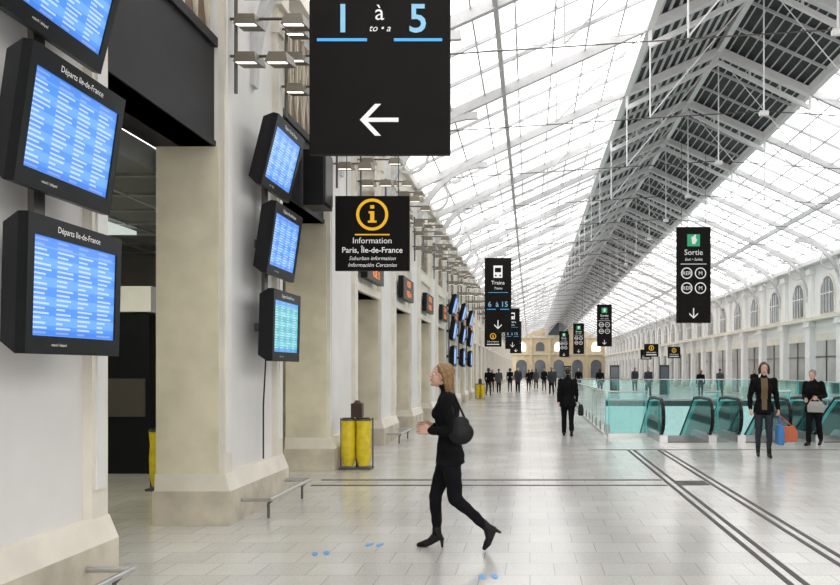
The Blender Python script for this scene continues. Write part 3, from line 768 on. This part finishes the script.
exit_sign((5.72,28,3.26)); exit_sign((5.95,64,3.45)); exit_sign((5.35,88,3.3)); exit_sign((5.2,118,3.4)); exit_sign((4.4,104,3.2))
def small_info(loc):
    g=MB('information_sign'); g.box(-.55,.55,-.03,.03,0,1.0,'signblk')
    disc(g,0,.68,.2,'txty'); disc(g,0,.68,.15,'signblk',-.041); rect(g,-.03,.03,.58,.76,'txty',-.048); g.text('Information',T4(0,.28),.16,'txtw'); rect(g,-.4,.4,.12,.18,'txtw')
    hang(g,1.1,1.0,zr(loc[0])-.05,loc[2]); g.build(loc)
small_info((-2.4,52,3.1)); small_info((11.6,80,2.6)); small_info((9.4,62,2.6)); small_info((12.6,70,2.6))

# ------------------------------------------------------------ atrium, balustrades, escalators
g=MB('wall_atrium')
g.box(HX0-.2,HX0,HY0,HY1,-5.2,-.02,'teal'); g.box(HX1,HX1+.2,HY0,HY1,-5.2,-.02,'teal'); g.box(HX0,HX1,HY1,HY1+.2,-5.2,-.02,'teal'); g.box(HX0,HX1,HY0-.2,HY0,-5.2,-.3,'teal')
g.build()
g=MB('lower_level_floor'); g.box(HX0,HX1,HY0,HY1,-5.3,-5.0,'floor'); g.build()
def balus(p,q,name='glass_balustrade',h=1.08):
    p=Vector(p);q=Vector(q); L=(q-p).length; d=(q-p)/L; n=max(1,round(L/1.3)); g=MB(name)
    for i in range(n):
        a=p+d*(L*i/n+.02); b=p+d*(L*(i+1)/n-.02)
        g.beam(a+Vector((0,0,h/2+.03)),b+Vector((0,0,h/2+.03)),.02,h-.08,'glass')
        for e in (a,b): g.box(e.x-.010,e.x+.010,e.y-.010,e.y+.010,.05,h,'edge')
        g.cyl(a+Vector((0,0,.04)),a+Vector((0,0,.30)),.03,'steel')
    g.cyl(p+Vector((0,0,h+.02)),q+Vector((0,0,h+.02)),.022,'steel'); g.beam(p+Vector((0,0,.04)),q+Vector((0,0,.04)),.08,.08,'steel')
    return g.build()
ex=[3.0,4.75,6.5,8.6,10.4]
balus((HX0-.1,HY0,0),(HX0-.1,HY1,0)); balus((HX1+.1,HY0,0),(HX1+.1,HY1,0)); balus((HX0,HY1+.1,0),(HX1,HY1+.1,0))
prev=HX0-.05
for x in ex:
    if x-.15-prev>.3: balus((prev,HY0-.1,0),(x-.15,HY0-.1,0))
    prev=x+1.25
balus((prev,HY0-.1,0),(HX1,HY0-.1,0))
def escal(x,y):
    g=MB('escalator'); Ld=9.4; tan=math.tan(math.radians(30)); wdt=1.1
    def zz(yy): return 0 if yy<1.0 else -(yy-1.0)*tan
    for sx in (0,wdt):
        pts=[(sx,-.35,.16)]
        for i in range(9):
            a=-math.pi/2-math.pi*i/8; pts.append((sx,-.35+.40*math.cos(a),.56+.40*math.sin(a)))
        pts+= [(sx,.6,.97),(sx,1.2,.93),(sx,Ld,zz(Ld)+1.0)]
        g.tube(pts,.042,'black',8)
        poly=[(y_,z_) for (_,y_,z_) in pts]
        Mx=Matrix(((0,0,1,sx),(1,0,0,0),(0,1,0,0),(0,0,0,1)))
        gl=[(-.35,.16)]+[(a*.95-.015,b*.95+.03) for a,b in poly[1:10]]+[(1.2,.90),(Ld,zz(Ld)+.96),(Ld,zz(Ld)+.12),(1.1,.12)]
        g.prism(gl[::-1],Mx,.014,'glass')
        tb=[(a*.93-.02,b*.93+.04) for a,b in poly[1:10]]+[(1.2,.87),(Ld,zz(Ld)+.93)]
        g.tube([(sx,a,b) for a,b in tb],.022,'edge',5)
        g.box(sx-.09,sx+.09,-.75,1.05,0.0,.16,'steel')
        g.beam((sx,1.0,.04),(sx,Ld,zz(Ld)+.04),.18,.26,'steel')
    g.box(.09,wdt-.09,-.75,.95,0.001,.02,'dsteel')
    st=.4; n=int((Ld-1)/st)
    for i in range(n):
        yy=1.0+i*st; g.box(.10,wdt-.10,yy,yy+st,zz(yy+st)-.12,zz(yy+st)-.0,'dsteel')
    g.beam((wdt/2,1.0,-.45),(wdt/2,Ld,zz(Ld)-.45),1.1,.35,'white')
    return g.build((x,y,0))
for x in ex: escal(x,HY0-.9)
g=MB('totem_screen')
g.box(-.3,.3,-.08,.08,0.05,1.9,'black'); g.box(-.25,.25,-.09,-.08,1.0,1.8,'dkglass'); g.box(-.35,.35,-.2,.2,0,.05,'steel'); tt=g.build((5.5,52,0),bevel=.01)
dup(tt,'totem_screen',(8.4,50,0)); dup(tt,'totem_screen',(2.9,62,0))

# ------------------------------------------------------------ bins & guard rails
def binm():
    g=MB('yellow_waste_bin')
    for sx in (-.125,.125):
        n=16
        rings=[(.06,.09),(.2,.115),(.45,.122),(.62,.118),(.74,.122),(.80,.125)]
        vs=[];
        for z,r in rings:
            for i in range(n):
                a=2*math.pi*i/n; rr=r*(1+.07*math.sin(a*5+z*9)); vs.append((sx+rr*math.cos(a),rr*math.sin(a),z))
        fs=[(j*n+i,j*n+(i+1)%n,(j+1)*n+(i+1)%n,(j+1)*n+i) for j in range(len(rings)-1) for i in range(n)]
        g.add(vs,fs,'yellowbag',True); g.add(vs[:n],[tuple(range(n))[::-1]],'yellowbag')
        g.cyl((sx,0,.80),(sx,0,.83),.13,'dsteel',16); g.cyl((sx,0,.83),(sx,0,.845),.10,'black',16)
    g.cyl((0,.1,0.03),(0,.1,.95),.03,'dsteel'); g.box(-.09,.09,.02,.18,.85,1.08,'bincap'); g.cyl((0,.1,1.08),(0,.1,1.13),.07,'bincap',12,.03)
    for q in (-1,1): g.cyl((q*.265,.06,0),(q*.265,.06,.84),.012,'dsteel')
    g.beam((-.265,.06,.82),(.265,.06,.82),.02,.02,'dsteel'); g.box(-.26,.26,-.12,.18,0,.03,'dsteel')
    return g
b0=binm().build((-2.87,13.2,0)); dup(b0,'yellow_waste_bin',(-4.93,10.9,0)); dup(b0,'yellow_waste_bin',(-2.75,44,0))
def rail(y0,y1):
    g=MB('wall_guard_rail'); z=.22
    g.tube([(-3.15,y0,z),(-2.84,y0,z)],.022,'steel',8); g.tube([(-2.84,y0-.02,z),(-2.84,y1+.02,z)],.022,'steel',8); g.tube([(-2.84,y1,z),(-3.15,y1,z)],.022,'steel',8)
    for yy in (y0+.12,y1-.12): g.tube([(-2.90,yy,0),(-2.90,yy,z-.06),(-2.84,yy,z)],.016,'dsteel',8)
    g.build()
rail(8.75,10.3); rail(4.4,5.7); rail(17.6,19.1)

# ------------------------------------------------------------ lights / world / camera
wd=bpy.data.worlds.new('World'); scene.world=wd; wd.use_nodes=True
wd.node_tree.nodes['Background'].inputs['Color'].default_value=(1.0,0.98,0.96,1); wd.node_tree.nodes['Background'].inputs['Strength'].default_value=2.5
def area(name,loc,rot,sx,sy,pw,col=(1,1,1)):
    l=bpy.data.lights.new(name,'AREA'); l.shape='RECTANGLE'; l.size=sx; l.size_y=sy; l.energy=pw; l.color=col
    o=bpy.data.objects.new(name,l); o.location=loc; o.rotation_euler=rot; link(o); return o
area('interior_strip_light',(-6.1,9,3.6),(0,0,0),.4,5,90,(1,.95,.70))
area('atrium_light',(7,31,-.6),(0,0,0),8,16,220,(.8,1,.98))
cam=bpy.data.cameras.new('camera'); co=bpy.data.objects.new('camera',cam); link(co)
co.location=(0,0,1.65); co.rotation_euler=(math.pi/2,0,0)
cam.sensor_width=36; cam.lens=36*800/840; cam.shift_x=-110/840; cam.shift_y=76.5/840; cam.clip_end=400
scene.camera=co
